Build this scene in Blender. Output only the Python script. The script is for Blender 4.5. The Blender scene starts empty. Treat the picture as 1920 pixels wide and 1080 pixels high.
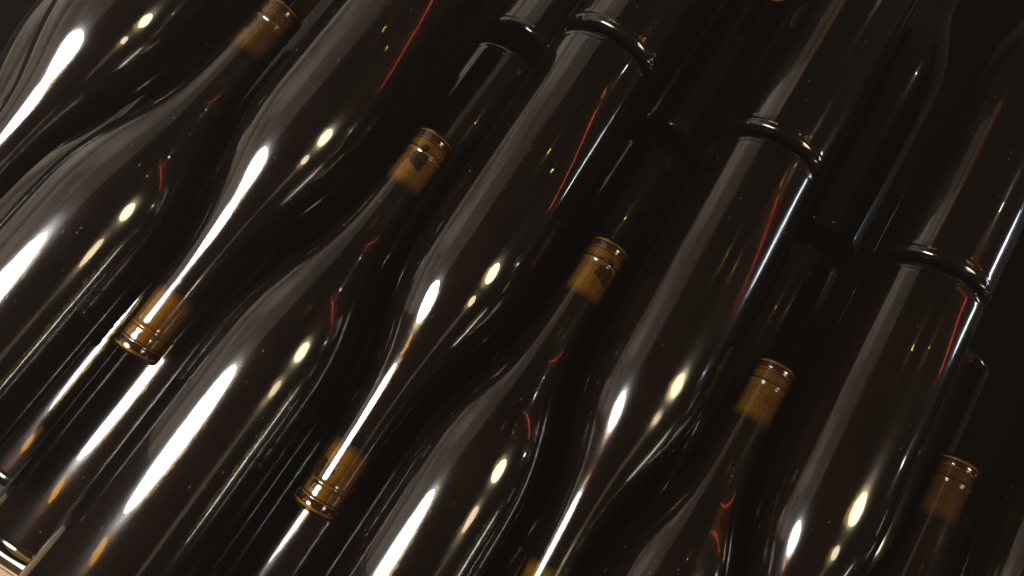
import bpy, bmesh, math, random
from mathutils import Matrix, Vector, noise

random.seed(7)
S = bpy.context.scene
COL = S.collection
MM = 0.001

# ------------------------------------------------------------------ camera
cam_d = bpy.data.cameras.new('camera')
cam = bpy.data.objects.new('camera', cam_d)
COL.objects.link(cam)
S.camera = cam
cam_d.sensor_fit = 'HORIZONTAL'
cam_d.sensor_width = 36.0
cam_d.lens = 36.0 * 1306.1 / 1920.0
cam_d.clip_start = 0.01
cam_d.clip_end = 50.0
R = Matrix(((0.8360864796, 0.5331510148, 0.1292648218),
            (-0.5485898595, 0.8112765743, 0.2021867604),
            (0.0029265547, -0.2399589871, 0.9707786152)))
cam.matrix_world = Matrix.Translation((0.311058, -0.295428, 0.447476)) @ R.transposed().to_4x4()

# ------------------------------------------------------------------ world and lamps
W = bpy.data.worlds.new('World')
S.world = W
W.use_nodes = True
bgn = W.node_tree.nodes['Background']
bgn.inputs['Color'].default_value = (1.0, 0.86, 0.74, 1)
bgn.inputs['Strength'].default_value = 0.035

def area(name, loc, target, sx, sy, radiance, color, up=(0, 1, 0), shape='RECTANGLE'):
    """flat lamp; local x runs across, local y follows `up`"""
    l = bpy.data.lights.new(name, 'AREA')
    l.shape = shape
    l.size = sx
    l.size_y = sy
    l.energy = radiance * math.pi * sx * sy * (math.pi / 4 if shape == 'ELLIPSE' else 1)
    l.color = color
    o = bpy.data.objects.new(name, l)
    COL.objects.link(o)
    z = (Vector(loc) - Vector(target)).normalized()
    x = Vector(up).cross(z).normalized()
    y = z.cross(x)
    o.matrix_world = Matrix.Translation(loc) @ Matrix((x, y, z)).transposed().to_4x4()
    return o

def mottle(o, scale, lo, hi):
    """uneven glow: the lamp's brightness follows a noise over its face"""
    l = o.data
    l.use_nodes = True
    nt = l.node_tree
    em = next(n for n in nt.nodes if n.type == 'EMISSION')
    ge = nt.nodes.new('ShaderNodeNewGeometry')
    no = nt.nodes.new('ShaderNodeTexNoise')
    no.inputs['Scale'].default_value = scale
    no.inputs['Detail'].default_value = 5.0
    no.inputs['Roughness'].default_value = 0.6
    mr = nt.nodes.new('ShaderNodeMapRange')
    mr.inputs['From Min'].default_value = 0.36
    mr.inputs['From Max'].default_value = 0.66
    mr.inputs['To Min'].default_value = lo
    mr.inputs['To Max'].default_value = hi
    nt.links.new(ge.outputs['Position'], no.inputs['Vector'])
    nt.links.new(no.outputs['Fac'], mr.inputs['Value'])
    nt.links.new(mr.outputs[0], em.inputs['Strength'])

MID = (0.30, -0.22, 0.0)
# wide white lamp overhead on the left
area('window_lamp', (-0.19, -0.48, 0.66), (-0.19, -0.48, 0.0), 0.43, 0.27, 62, (0.95, 0.97, 1.0), shape='ELLIPSE')
area('amber_stand_in', (-0.11, -0.662, 0.66), (-0.11, -0.662, 0.0), 0.17, 0.036, 14, (1.0, 0.45, 0.03), shape='ELLIPSE')  # stands in for an orange lit object beside the window
# two small warm lamps on the right and a weaker strip beyond them
area('warm_lamp', (0.93, -0.09, 0.70), MID, 0.28, 0.17, 36, (1.0, 0.84, 0.58), shape='ELLIPSE')
area('warm_lamp', (1.04, -0.36, 0.85), MID, 0.20, 0.10, 22, (1.0, 0.84, 0.58), shape='ELLIPSE')
area('warm_strip', (1.04, -0.66, 0.85), MID, 0.13, 0.42, 1.0, (1.0, 0.84, 0.60), shape='ELLIPSE')
# dim lamp panels standing in for a far-left wall, with narrow dark gaps
D = Vector((-0.75, 0, -0.66))
E0 = Vector((0.008, -0.02, 0.53))
for s0, s1, rad in ((0.0, 0.24, 0.55), (0.24, 0.50, 1.2), (0.525, 0.555, 1.1), (0.575, 1.02, 1.2)):
    c = E0 + D * (s0 + s1) / 2
    wg = area('wall_glow', c, c + Vector((0.66, -0.25, -0.75)), s1 - s0, 1.02, rad, (1.0, 0.84, 0.68))
    mottle(wg, 4.0, 0.45, 1.35)
area('brown_glow', (-0.03, 0.62, 0.50), (0.4, 0.0, 0.0), 0.10, 0.24, 0.6, (1.0, 0.47, 0.22))
area('wall_glow', (-0.16, 0.62, 0.40), (0.4, 0.0, 0.0), 0.16, 0.24, 0.32, (1.0, 0.84, 0.68))
area('gold_streak', (1.40, 1.11, 1.58), MID, 0.025, 0.14, 5, (1.0, 0.52, 0.10), up=(0.38, -0.2, -0.44))  # added strip, draws the gold end of the red streak
for q, (d, r) in enumerate((((0.93, 0.28, 0.22), 1.6), ((0.55, 0.62, 0.56), 1.8), ((0.30, 0.80, 0.52), 1.6))):
    area('glint_lamp', Vector(MID) + Vector(d).normalized() * r, MID, 0.035, 0.035, 60, (1.0, 0.93, 0.82) if q % 2 else (0.88, 0.94, 1.0), shape='ELLIPSE')  # small lamps added for scattered glints on the glass
area('low_strip', (1.75, -0.55, 0.30), MID, 0.05, 0.55, 22, (1.0, 0.93, 0.82), shape='ELLIPSE')  # strip added to brighten the thin lines along right shoulder edges
area('red_streak', (1.87, 0.85, 1.03), MID, 0.022, 1.15, 9, (1.0, 0.15, 0.05), up=(0.38, -0.2, -0.44))  # unseen strip added to draw the red streak on each bottle
area('blue_lamp', (2.0, 0.82, 0.20), MID, 0.12, 0.40, 24, (0.82, 0.90, 1.0), shape='ELLIPSE')
area('yellow_lamp', (0.50, 0.72, 1.82), MID, 0.015, 0.015, 150, (1.0, 0.72, 0.10), shape='ELLIPSE')
area('yellow_lamp', (1.30, 0.72, 1.60), MID, 0.015, 0.015, 150, (1.0, 0.72, 0.10), shape='ELLIPSE')

S.view_settings.view_transform = 'Standard'
S.view_settings.look = 'None'
S.view_settings.gamma = 1.0
S.view_settings.exposure = 0.0
S.view_settings.use_curve_mapping = False
S.render.engine = 'CYCLES'
cy = S.cycles
cy.use_denoising = True
cy.max_bounces = 10
cy.glossy_bounces = 6
cy.transparent_max_bounces = 16
cy.sample_clamp_indirect = 6.0
cy.caustics_reflective = True

# ------------------------------------------------------------------ materials
def new_mat(name):
    m = bpy.data.materials.new(name)
    m.use_nodes = True
    nt = m.node_tree
    nt.nodes.clear()
    return m, nt

def N(nt, kind, **kw):
    n = nt.nodes.new(kind)
    for k, v in kw.items():
        if k.startswith('i_'):
            key = k[2:]
            n.inputs[int(key) if key.isdigit() else key.replace('_', ' ')].default_value = v
        else:
            setattr(n, k, v)
    return n

def glass_material():
    m, nt = new_mat('dark amber glass')
    L = nt.links.new
    out = N(nt, 'ShaderNodeOutputMaterial')
    tc = N(nt, 'ShaderNodeTexCoord')
    oi = N(nt, 'ShaderNodeObjectInfo')
    mp = N(nt, 'ShaderNodeVectorMath', operation='MULTIPLY_ADD')
    mp.inputs[1].default_value = (1, 1, 0.45)
    L(tc.outputs['Object'], mp.inputs[0])
    off = N(nt, 'ShaderNodeVectorMath', operation='SCALE')
    off.inputs[0].default_value = (3.1, 2.3, 1.7)
    L(oi.outputs['Random'], off.inputs['Scale'])
    L(off.outputs[0], mp.inputs[2])
    # slow waviness of blown glass
    n1 = N(nt, 'ShaderNodeTexNoise', i_Scale=38.0, i_Detail=1.0, i_Roughness=0.4)
    L(mp.outputs[0], n1.inputs['Vector'])
    b1 = N(nt, 'ShaderNodeBump', i_Strength=0.16, i_Distance=0.0016)
    L(n1.outputs['Fac'], b1.inputs['Height'])
    n2 = N(nt, 'ShaderNodeTexNoise', i_Scale=300.0, i_Detail=2.0)
    L(mp.outputs[0], n2.inputs['Vector'])
    b2 = N(nt, 'ShaderNodeBump', i_Strength=0.10, i_Distance=0.0002)
    L(n2.outputs['Fac'], b2.inputs['Height'])
    L(b1.outputs[0], b2.inputs['Normal'])
    # film of dust, denser in patches and smears
    n3 = N(nt, 'ShaderNodeTexNoise', i_Scale=60.0, i_Detail=6.0, i_Roughness=0.65)
    L(mp.outputs[0], n3.inputs['Vector'])
    dr = N(nt, 'ShaderNodeMapRange')
    dr.inputs['From Min'].default_value = 0.38
    dr.inputs['From Max'].default_value = 0.75
    dr.inputs['To Min'].default_value = 0.55
    dr.inputs['To Max'].default_value = 1.35
    L(n3.outputs['Fac'], dr.inputs['Value'])
    at = N(nt, 'ShaderNodeAttribute', attribute_type='OBJECT', attribute_name='haze')
    hz = N(nt, 'ShaderNodeMath', operation='MULTIPLY', use_clamp=True)
    L(dr.outputs[0], hz.inputs[0])
    L(at.outputs['Fac'], hz.inputs[1])
    clear = N(nt, 'ShaderNodeBsdfGlossy', i_Roughness=0.016)
    clear.inputs['Color'].default_value = (1, 1, 1, 1)
    hazy = N(nt, 'ShaderNodeBsdfGlossy', i_Roughness=0.15)
    hazy.inputs['Color'].default_value = (0.95, 0.93, 0.9, 1)
    L(b2.outputs[0], clear.inputs['Normal'])
    L(b2.outputs[0], hazy.inputs['Normal'])
    gl = N(nt, 'ShaderNodeMixShader')
    L(hz.outputs[0], gl.inputs[0])
    L(clear.outputs[0], gl.inputs[1])
    L(hazy.outputs[0], gl.inputs[2])
    # tint deepens where the path through the glass is longer
    lw = N(nt, 'ShaderNodeLayerWeight', i_Blend=0.35)
    cr = N(nt, 'ShaderNodeValToRGB')
    cr.color_ramp.elements[0].color = (0.46, 0.36, 0.15, 1)
    cr.color_ramp.elements[0].position = 0.05
    cr.color_ramp.elements[1].color = (0.04, 0.022, 0.006, 1)
    cr.color_ramp.elements[1].position = 0.5
    L(lw.outputs['Facing'], cr.inputs[0])
    tr = N(nt, 'ShaderNodeBsdfTransparent')
    L(cr.outputs[0], tr.inputs['Color'])
    fr = N(nt, 'ShaderNodeFresnel', i_IOR=1.52)
    L(b1.outputs[0], fr.inputs['Normal'])
    mx = N(nt, 'ShaderNodeMixShader')
    L(fr.outputs[0], mx.inputs[0])
    L(tr.outputs[0], mx.inputs[1])
    L(gl.outputs[0], mx.inputs[2])
    # scattered dust specks, and a thin even film added to lift the blacks
    vo = N(nt, 'ShaderNodeTexVoronoi', i_Scale=330.0)
    L(mp.outputs[0], vo.inputs['Vector'])
    ds = N(nt, 'ShaderNodeMapRange')
    ds.inputs['From Min'].default_value = 0.16
    ds.inputs['From Max'].default_value = 0.05
    L(vo.outputs['Distance'], ds.inputs['Value'])
    sc = N(nt, 'ShaderNodeSeparateColor')
    L(vo.outputs['Color'], sc.inputs[0])
    gt = N(nt, 'ShaderNodeMath', operation='GREATER_THAN')
    gt.inputs[1].default_value = 0.90
    L(sc.outputs[0], gt.inputs[0])
    sp = N(nt, 'ShaderNodeMath', operation='MULTIPLY')
    L(ds.outputs[0], sp.inputs[0])
    L(gt.outputs[0], sp.inputs[1])
    fm = N(nt, 'ShaderNodeMath', operation='MULTIPLY_ADD')
    fm.inputs[1].default_value = 0.08
    L(sp.outputs[0], fm.inputs[0])
    fl = N(nt, 'ShaderNodeMath', operation='MULTIPLY')
    fl.inputs[1].default_value = 0.002
    L(dr.outputs[0], fl.inputs[0])
    L(fl.outputs[0], fm.inputs[2])
    df = N(nt, 'ShaderNodeBsdfDiffuse')
    df.inputs['Color'].default_value = (0.62, 0.52, 0.47, 1)
    dm = N(nt, 'ShaderNodeMixShader')
    L(fm.outputs[0], dm.inputs[0])
    L(mx.outputs[0], dm.inputs[1])
    L(df.outputs[0], dm.inputs[2])
    L(dm.outputs[0], out.inputs['Surface'])
    return m

def principled(name, color, rough=0.5, spec=0.5, noise_scale=None, color2=None, bump=0.0, stretch=(1, 1, 1), detail=4.0):
    m, nt = new_mat(name)
    L = nt.links.new
    out = N(nt, 'ShaderNodeOutputMaterial')
    p = N(nt, 'ShaderNodeBsdfPrincipled')
    p.inputs['Base Color'].default_value = (*color, 1)
    p.inputs['Roughness'].default_value = rough
    p.inputs['Specular IOR Level'].default_value = spec
    L(p.outputs[0], out.inputs['Surface'])
    if noise_scale:
        tc = N(nt, 'ShaderNodeTexCoord')
        mp = N(nt, 'ShaderNodeMapping')
        mp.inputs['Scale'].default_value = stretch
        L(tc.outputs['Object'], mp.inputs['Vector'])
        n = N(nt, 'ShaderNodeTexNoise', i_Scale=noise_scale, i_Detail=detail, i_Roughness=0.62)
        L(mp.outputs[0], n.inputs['Vector'])
        cr = N(nt, 'ShaderNodeValToRGB')
        cr.color_ramp.elements[0].position = 0.32
        cr.color_ramp.elements[1].position = 0.58
        cr.color_ramp.elements[0].color = (*(color2 or color), 1)
        cr.color_ramp.elements[1].color = (*color, 1)
        L(n.outputs['Fac'], cr.inputs[0])
        L(cr.outputs[0], p.inputs['Base Color'])
        if bump:
            b = N(nt, 'ShaderNodeBump', i_Strength=bump, i_Distance=0.001)
            L(n.outputs['Fac'], b.inputs['Height'])
            L(b.outputs[0], p.inputs['Normal'])
    return m

M_GLASS = glass_material()
M_WINE = principled('red wine behind the inner wall', (0.020, 0.009, 0.009), 0.09, 0.45, 34.0, (0.010, 0.006, 0.006), 0.75, (1, 1, 0.3), 5.0)
M_CORK = principled('cork', (0.54, 0.385, 0.065), 0.85, 0.1, 700.0, (0.33, 0.215, 0.034), 0.3, (1, 1, 0.6))
def darken_cork_end(m):
    # the outer end of every cork is coloured dark brown
    nt = m.node_tree
    L = nt.links.new
    p = next(n for n in nt.nodes if n.type == 'BSDF_PRINCIPLED')
    src = p.inputs['Base Color'].links[0].from_socket
    tc = N(nt, 'ShaderNodeTexCoord')
    sx = N(nt, 'ShaderNodeSeparateXYZ')
    L(tc.outputs['Object'], sx.inputs[0])
    mr = N(nt, 'ShaderNodeMapRange')
    mr.inputs['From Min'].default_value = 0.3456
    mr.inputs['From Max'].default_value = 0.3464
    L(sx.outputs['Z'], mr.inputs['Value'])
    # and its inner end is soaked by the wine
    mi = N(nt, 'ShaderNodeMapRange')
    mi.inputs['From Min'].default_value = 0.3165
    mi.inputs['From Max'].default_value = 0.3100
    L(sx.outputs['Z'], mi.inputs['Value'])
    ma = N(nt, 'ShaderNodeMath', operation='MAXIMUM')
    L(mr.outputs[0], ma.inputs[0])
    L(mi.outputs[0], ma.inputs[1])
    mx = N(nt, 'ShaderNodeMix', data_type='RGBA')
    L(ma.outputs[0], mx.inputs[0])
    L(src, mx.inputs[6])
    mx.inputs[7].default_value = (0.035, 0.02, 0.011, 1)
    at = N(nt, 'ShaderNodeAttribute', attribute_type='OBJECT', attribute_name='cork_dim')  # per-cork darkening, puts the dimmer light on some necks into the colour
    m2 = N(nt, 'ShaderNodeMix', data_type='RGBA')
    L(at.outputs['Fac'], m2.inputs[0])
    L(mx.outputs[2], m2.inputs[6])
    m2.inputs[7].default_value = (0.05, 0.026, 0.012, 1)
    L(m2.outputs[2], p.inputs['Base Color'])

darken_cork_end(M_CORK)
def ink_material():
    m, nt = new_mat('worn cork print ink')
    L = nt.links.new
    out = N(nt, 'ShaderNodeOutputMaterial')
    tc = N(nt, 'ShaderNodeTexCoord')
    n = N(nt, 'ShaderNodeTexNoise', i_Scale=420.0, i_Detail=5.0, i_Roughness=0.7)
    L(tc.outputs['Object'], n.inputs['Vector'])
    mr = N(nt, 'ShaderNodeMapRange')
    mr.inputs['From Min'].default_value = 0.40
    mr.inputs['From Max'].default_value = 0.66
    mr.inputs['To Min'].default_value = 0.95
    mr.inputs['To Max'].default_value = 0.25
    L(n.outputs['Fac'], mr.inputs['Value'])
    d = N(nt, 'ShaderNodeBsdfDiffuse')
    d.inputs['Color'].default_value = (0.04, 0.028, 0.018, 1)
    t = N(nt, 'ShaderNodeBsdfTransparent')
    mx = N(nt, 'ShaderNodeMixShader')
    L(mr.outputs[0], mx.inputs[0])
    L(t.outputs[0], mx.inputs[1])
    L(d.outputs[0], mx.inputs[2])
    L(mx.outputs[0], out.inputs['Surface'])
    return m

M_PRINT = ink_material()
M_LIP_GLOW = principled('painted lip glow', (0.80, 0.50, 0.09), 0.5, 0.2)  # gold colour paints the light caught in the glass lip
M_BORE = principled('shadowed bore', (0.07, 0.035, 0.012), 0.6, 0.1)  # shade inside the mouth is put into this dark brown
M_BOARD = principled('dark oak shelf', (0.0025, 0.002, 0.0018), 0.95, 0.0, 60.0, (0.001, 0.001, 0.001), 0.4, (0.15, 1, 1))
M_PINE = principled('pale wood rail', (0.34, 0.21, 0.105), 0.6, 0.3, 90.0, (0.24, 0.14, 0.065), 0.2, (0.1, 1, 1))
M_STEEL = principled('white painted steel', (0.45, 0.45, 0.44), 0.45, 0.5)

# ------------------------------------------------------------------ helpers
def link(name, me, mat, parent=None):
    me.materials.clear()
    me.materials.append(mat)
    o = bpy.data.objects.new(name, me)
    COL.objects.link(o)
    if parent:
        o.parent = parent
    return o

def lathe(profile, seg=96, smooth=True):
    """profile: [(z, r)], revolved about local Z; r == 0 closes the end"""
    bm = bmesh.new()
    rings = []
    for z, r in profile:
        if r <= 1e-7:
            rings.append([bm.verts.new((0, 0, z))])
        else:
            rings.append([bm.verts.new((r * math.cos(2 * math.pi * i / seg), r * math.sin(2 * math.pi * i / seg), z)) for i in range(seg)])
    for a, b in zip(rings, rings[1:]):
        for i in range(seg):
            j = (i + 1) % seg
            if len(a) == 1:
                bm.faces.new((a[0], b[j], b[i]))
            elif len(b) == 1:
                bm.faces.new((a[i], a[j], b[0]))
            else:
                bm.faces.new((a[i], a[j], b[j], b[i]))
    bmesh.ops.recalc_face_normals(bm, faces=bm.faces)
    me = bpy.data.meshes.new('lathe')
    bm.to_mesh(me)
    bm.free()
    for p in me.polygons:
        p.use_smooth = smooth
    return me

def interp(pts, x):
    for (x0, y0), (x1, y1) in zip(pts, pts[1:]):
        if x0 <= x <= x1:
            return y0 + (y1 - y0) * (x - x0) / (x1 - x0)
    return pts[-1][1] if x > pts[-1][0] else pts[0][1]

LEN = 355.0
OUT = [(-60, 40), (165, 40), (180, 39.45), (195, 37.8), (210, 35.0), (225, 31.1), (238, 27.0), (252, 22.4), (266, 19.0), (280, 16.8),
       (294, 15.5), (310, 14.8), (336, 14.1), (420, 14.1)]

def outer(t):
    """body to neck radius with the corners smoothed"""
    s = w = 0.0
    for i in range(-8, 9):
        g = math.exp(-0.5 * (i / 3.2) ** 2)
        s += g * interp(OUT, t + i * 1.5)
        w += g
    return s / w

def bottle_profile():
    pr = [(22, 0), (21.6, 5), (19, 12), (13, 20), (6, 27), (1.6, 31), (0.2, 33.2), (0.0, 35.4), (0.4, 37.0), (1.4, 38.5), (2.8, 39.5), (4.4, 40.1), (5.6, 40.25), (6.6, 40.2), (7.4, 39.98), (8.2, 39.95), (9.2, 40.05), (10.8, 40.05)]
    t = 13.0
    while t < 150:
        pr.append((t, 40.0)); t += 14
    t = 150.0
    while t <= 334:
        pr.append((t, outer(t))); t += 3
    # collar: groove, band, groove, lip
    pr += [(335.4, 14.06), (336.0, 14.15), (336.5, 14.5), (337.1, 14.78), (337.8, 14.82), (338.4, 14.6), (338.9, 14.3), (339.6, 14.22), (342, 14.32), (345, 14.4),
           (346.4, 14.34), (347.0, 14.12), (347.5, 14.02), (348.0, 14.14), (348.8, 14.45), (350.2, 14.62), (352.0, 14.58), (353.4, 14.25), (354.4, 13.6), (354.9, 12.9),
           (355.0, 12.1), (354.7, 11.5), (353.8, 11.2)]
    return [(z * MM, r * MM) for z, r in pr]

def wine_profile():
    pr = [(24, 0), (23.4, 6), (15, 21), (9, 28), (7, 31), (7, 33), (8, 35), (11, 36.5), (15, 37.0)]
    t = 27.0
    while t < 150:
        pr.append((t, 37.0)); t += 20
    while t <= 308:
        pr.append((t, outer(t) - 3.0 + 1.7 * min(1, max(0, (t - 180) / 110)))); t += 4
    pr += [(309, 12.6), (309.4, 10), (309.4, 0)]
    return [(z * MM, r * MM) for z, r in pr]

ME_GLASS = lathe(bottle_profile(), 112)
ME_WINE = lathe(wine_profile(), 64)
def ring(rows):
    return lathe([(z * MM, r * MM) for z, r in rows], 64)

ME_CORK = ring([(309.8, 0), (309.8, 11.6), (310.4, 12.6), (312, 12.95), (345.6, 12.95), (346.3, 12.5), (346.6, 11.6), (346.6, 0)])
ME_GLOW = ring([(351.8, 13.0), (351.8, 13.9), (352.5, 13.95), (353.2, 13.6), (353.5, 13.0), (352.6, 12.8), (351.8, 13.0)])
ME_GLOW2 = ring([(346.7, 12.6), (346.7, 13.5), (347.1, 13.6), (347.5, 13.5), (347.5, 12.6), (346.7, 12.6)])
ME_BORE = ring([(347.55, 0), (347.55, 12.7), (351.7, 12.7), (351.9, 11.6), (350.6, 10.6), (350.6, 0)])

def patch(polys, r=13.02):
    """flat ink shapes wrapped on the cork; polygon points are (around mm, along mm)"""
    bm = bmesh.new()
    for poly in polys:
        vs = [bm.verts.new((x, y, 0)) for x, y in poly]
        bm.faces.new(vs)
    bmesh.ops.triangulate(bm, faces=bm.faces)
    for _ in range(2):
        bmesh.ops.subdivide_edges(bm, edges=[e for e in bm.edges if e.calc_length() > 1.2], cuts=1, use_grid_fill=True)
    bmesh.ops.triangulate(bm, faces=bm.faces)
    for v in bm.verts:
        a = v.co.x / r
        v.co = Vector((r * math.sin(a) * MM, -r * math.cos(a) * MM, v.co.y * MM))
    bmesh.ops.recalc_face_normals(bm, faces=bm.faces)
    me = bpy.data.meshes.new('print')
    bm.to_mesh(me)
    bm.free()
    return me

def blob(cx, cy, rx, ry, n=14, rough=0.0, seed=0):
    rnd = random.Random(seed)
    return [(cx + rx * math.cos(2 * math.pi * i / n) * (1 + rnd.uniform(-rough, rough)),
             cy + ry * math.sin(2 * math.pi * i / n) * (1 + rnd.uniform(-rough, rough))) for i in range(n)]

def rule(x0, x1, y, h):
    return [(x0, y), (x1, y), (x1, y + h), (x0, y + h)]

def scribble(x0, x1, y, h, seed):
    """a row of small strokes, too small to read"""
    rnd = random.Random(seed)
    out, x = [], x0
    while x < x1:
        w = rnd.uniform(0.35, 0.9)
        if rnd.random() > 0.14:
            lo, hi = rnd.uniform(0, 0.3) * h, rnd.uniform(0.65, 1.0) * h
            s = rnd.uniform(-0.2, 0.2)
            out.append([(x, y + lo), (x + w * 0.6, y + lo), (x + w * 0.6 + s, y + hi), (x + s, y + hi)])
        x += w + 0.25
    return out

EMBLEM = [blob(-0.4, 340.2, 2.9, 3.0, 16, 0.10, 1),
          [(-7.6, 329.6), (-6.8, 327.4), (-5.0, 328.6), (-4.0, 326.6), (-2.2, 327.8), (-0.2, 325.6), (2.2, 324.4), (5.0, 323.6), (6.2, 325.6), (5.6, 329.0), (6.4, 332.0),
           (5.2, 335.2), (3.2, 337.0), (0.2, 336.4), (-2.6, 337.4), (-4.4, 335.2), (-6.6, 334.4), (-6.0, 332.2)],
          rule(-9.5, 9.5, 320.6, 0.55)] + scribble(-3, 5, 318.2, 1.5, 3)
LETTERS = scribble(-2.2, 3.0, 337.0, 2.6, 11) + scribble(-8.5, 8.5, 328.6, 2.0, 12) + scribble(-7.5, 7.5, 324.6, 2.2, 13)
ME_EMBLEM = patch(EMBLEM)
ME_LETTERS = patch(LETTERS)

def bottle(label, base, mouth, roll, print_kind='emblem', group=None, z=0.0, zm=None, haze=0.6, cork_dim=0.15):
    """lying bottle; base and mouth are plan positions in mm, z the height of its axis"""
    b = Vector((base[0], base[1], z)) * MM
    m = Vector((mouth[0], mouth[1], z if zm is None else zm)) * MM
    az = (m - b).normalized()
    ay = Vector((0, 0, -1)) - az * az.dot(Vector((0, 0, -1)))      # local -Y (print side) faces up at roll 0
    ay.normalize()
    ax = ay.cross(az)
    e = bpy.data.objects.new('wine_bottle', None)
    e.empty_display_size = 0.05
    COL.objects.link(e)
    e.matrix_world = Matrix.Translation(b) @ Matrix((ax, ay, az)).transposed().to_4x4() @ Matrix.Rotation(math.radians(roll), 4, 'Z')
    e['label'] = label
    e['category'] = 'bottle'
    if group:
        e['group'] = group
    g = link('glass_body', ME_GLASS, M_GLASS, e)
    g['haze'] = haze
    link('wine', ME_WINE, M_WINE, e)
    c = link('cork', ME_CORK, M_CORK, e)
    c['cork_dim'] = cork_dim
    if print_kind == 'emblem':
        link('printed_emblem', ME_EMBLEM, M_PRINT, c)
    elif print_kind == 'letters':
        link('printed_lettering', ME_LETTERS, M_PRINT, c)
    rm = link('lip_glow_ring', ME_GLOW, M_LIP_GLOW, e)
    link('inner_glow_ring', ME_GLOW2, M_LIP_GLOW, rm)
    link('bore', ME_BORE, M_BORE, rm)
    return e

# ------------------------------------------------------------------ bottles, upper layer, neck towards the near edge
UP = 'bottles lying head to tail in the upper layer'
for k, (bx, by, mx, my, roll, pk, lab) in enumerate([
    (0, 2, -2, -353, 60, 'emblem', 'bottle cut off by the top left corner, long white highlight down its shoulder'),
    (139.7, 6, 139.7, -348.6, 170, 'emblem', 'bottle whose plain orange cork points to the lower left, highest of those necks'),
    (276, -12, 283.2, -367, 35, 'emblem', 'bottle with neck pointing down, orange cork at lower centre left, ringed base at top centre'),
    (413, -8, 424, -363, 130, 'emblem', 'bottle with neck leaving at bottom centre and base ring right of top centre'),
    (556, -20, 560, -375, 60, 'emblem', 'bottle with base ring at the right edge and two bright shoulder spots below'),
    (706, 4, 704, -351, 20, 'emblem', 'dark bottle of which only a grey edge shows in the lower right corner'),
]):
    bottle(lab, (bx, by), (mx, my), roll, pk, UP, haze=(0.6, 0.6, 0.3, 0.95, 0.6, 0.6)[k])

# upper layer, neck towards the far side
for k, (bx, by, mx, my, roll, pk, lab) in enumerate([
    (70, -463, 74, -108, -38, 'emblem', 'bottle on the left whose orange cork touches the top edge of the picture'),
    (209, -481, 211.4, -126, 2, 'emblem', 'bottle left of centre whose orange cork shows a dark emblem, mouth facing up right'),
    (350, -477, 350.7, -122, 24, 'emblem', 'centre bottle whose cork emblem runs round the neck, mouth facing up right'),
    (489, -484, 489.6, -129, 4, 'letters', 'bottle right of centre whose cork carries two rows of small lettering'),
    (631, -470, 630.3, -115, 30, 'letters', 'dim bottle at lower right with a faint brown cork, mouth facing up right'),
]):
    bottle(lab, (bx, by), (mx, my), roll, pk, UP, cork_dim=(0.5, 0.12, 0.2, 0.35, 0.72)[k])

# ------------------------------------------------------------------ second row, base to base with the first
FAR = 'bottles of the next row, base to base with the front row'
for bx, yb, lab in [(276, -9.5, 'far row bottle meeting the base ring at top centre'),
                (412, -5.5, 'far row bottle meeting the base ring right of top centre, pale streaks along it'),
                (555, -17.5, 'far row bottle meeting the base ring at the right edge')]:
    bottle(lab, (bx, yb), (bx + 2, yb + 355), 40, 'emblem', FAR, z=2.5)
for mx, my, lab in [(352, 128, 'far row bottle whose mouth just shows at the top edge right of centre')]:
    bottle(lab, (mx + 2, my + 355), (mx, my), 20, 'letters', FAR)

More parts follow.
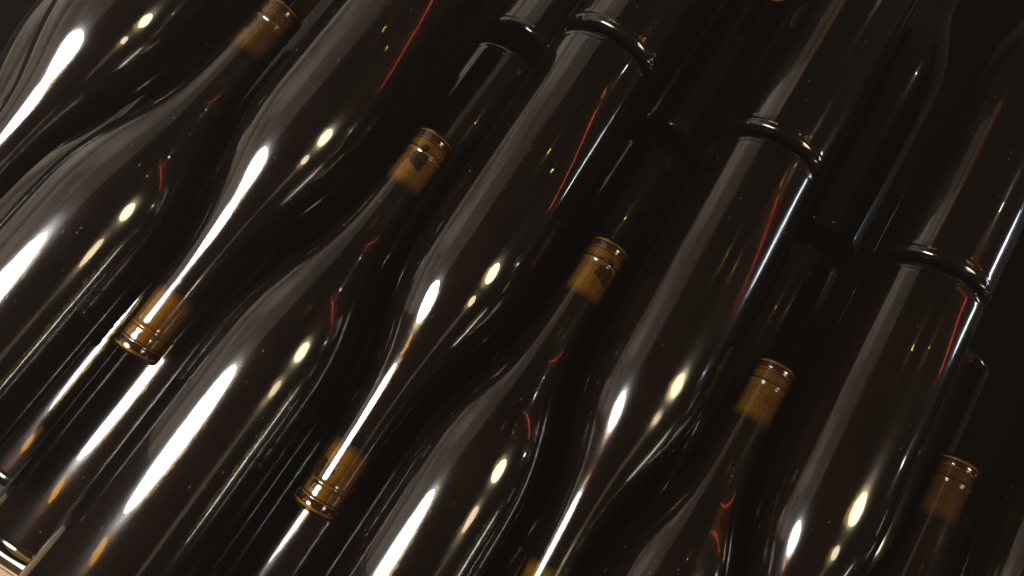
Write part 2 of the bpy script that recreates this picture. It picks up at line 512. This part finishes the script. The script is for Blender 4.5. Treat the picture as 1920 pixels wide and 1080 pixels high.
# ------------------------------------------------------------------ lower layer, half a pitch across
LOW = 'bottles of the lower layer seen between the upper ones'
ZL = -78.0
for bx, lab in [(-68, 'sliver of a dark lower bottle in the top left corner of the picture'), (72, 'dark lower bottle in the gap right of the cork at the top edge'), (212, 'lower bottle whose base ring glints above the left centre cork'),
                (352, 'lower bottle whose base ring glints above the centre cork'), (490, 'lower bottle whose base glints above the lettered cork'),
                (632, 'dark lower bottle beside the faint brown cork at lower right')]:
    bottle(lab, (bx, -14), (bx - 1, -369), 0, 'emblem', LOW, ZL)
for mx, lab in [(2, 'dark lower bottle neck in the gap between the two uppermost bottles at left'), (141, 'lower bottle with a broad white streak below the leftmost cork'),
                (284, 'lower bottle with a white streak below the cork at lower centre left'), (423, 'lower bottle under the neck at bottom centre'),
                (566, 'sliver of a lower bottle left of the lower right bottle with two bright spots')]:
    bottle(lab, (mx, -492), (mx + 1, -137), 0, 'emblem', LOW, ZL)

for bx, lab in [(213, 'dark far bottle at the top edge, left of the ringed base at top centre'), (353, 'dark far bottle between the base ring at top centre and the next ring'),
                (494, 'dark far bottle left of the base ring at the right edge')]:
    bottle(lab, (bx, 4), (bx + 1, 359), 0, None, LOW, ZL)

for mx, lab in [(72, 'bottom layer bottle glimpsed between the white streaks at lower left'),
                (213, 'bottom layer bottle glimpsed at the bottom edge between two corks')]:
    bottle(lab, (mx, -488), (mx + 1, -133), 0, None, LOW, 2 * ZL)

# ------------------------------------------------------------------ shelf
def box(name, lo, hi, mat, bevel=0.0015):
    bm = bmesh.new()
    bmesh.ops.create_cube(bm, size=1.0)
    for v in bm.verts:
        v.co = Vector([(lo[i] + hi[i]) / 2 + v.co[i] * (hi[i] - lo[i]) for i in range(3)]) * MM
    if bevel:
        bmesh.ops.bevel(bm, geom=list(bm.edges), offset=bevel, segments=2, affect='EDGES')
    me = bpy.data.meshes.new(name)
    bm.to_mesh(me)
    bm.free()
    return link(name, me, mat)

sh = box('shelf', (-250, -506, -220), (900, 560, -197), M_BOARD)
sh['kind'] = 'structure'
st = box('steel_edge_strip', (-250, -521, -220), (900, -513, -108), M_STEEL)
st['label'] = 'white steel strip along the shelf edge in the lower left corner'
st['category'] = 'strip'
pn = box('wooden_rail', (-250, -600, -220), (900, -527, -112), M_PINE)
pn['label'] = 'pale wooden rail in the lower left corner outside the steel strip'
pn['category'] = 'rail'

# ------------------------------------------------------------------ thin haze box added to lift the blacks
hz = box('haze', (-900, -900, -260), (1400, 1000, 480), M_STEEL, 0.0)
hz['kind'] = 'stuff'
mh, nt = new_mat('added haze')
vol = N(nt, 'ShaderNodeVolumePrincipled', i_Density=0.0125)
vol.inputs['Color'].default_value = (1.0, 0.80, 0.66, 1)
nt.links.new(vol.outputs[0], N(nt, 'ShaderNodeOutputMaterial').inputs['Volume'])
hz.data.materials.clear()
hz.data.materials.append(mh)
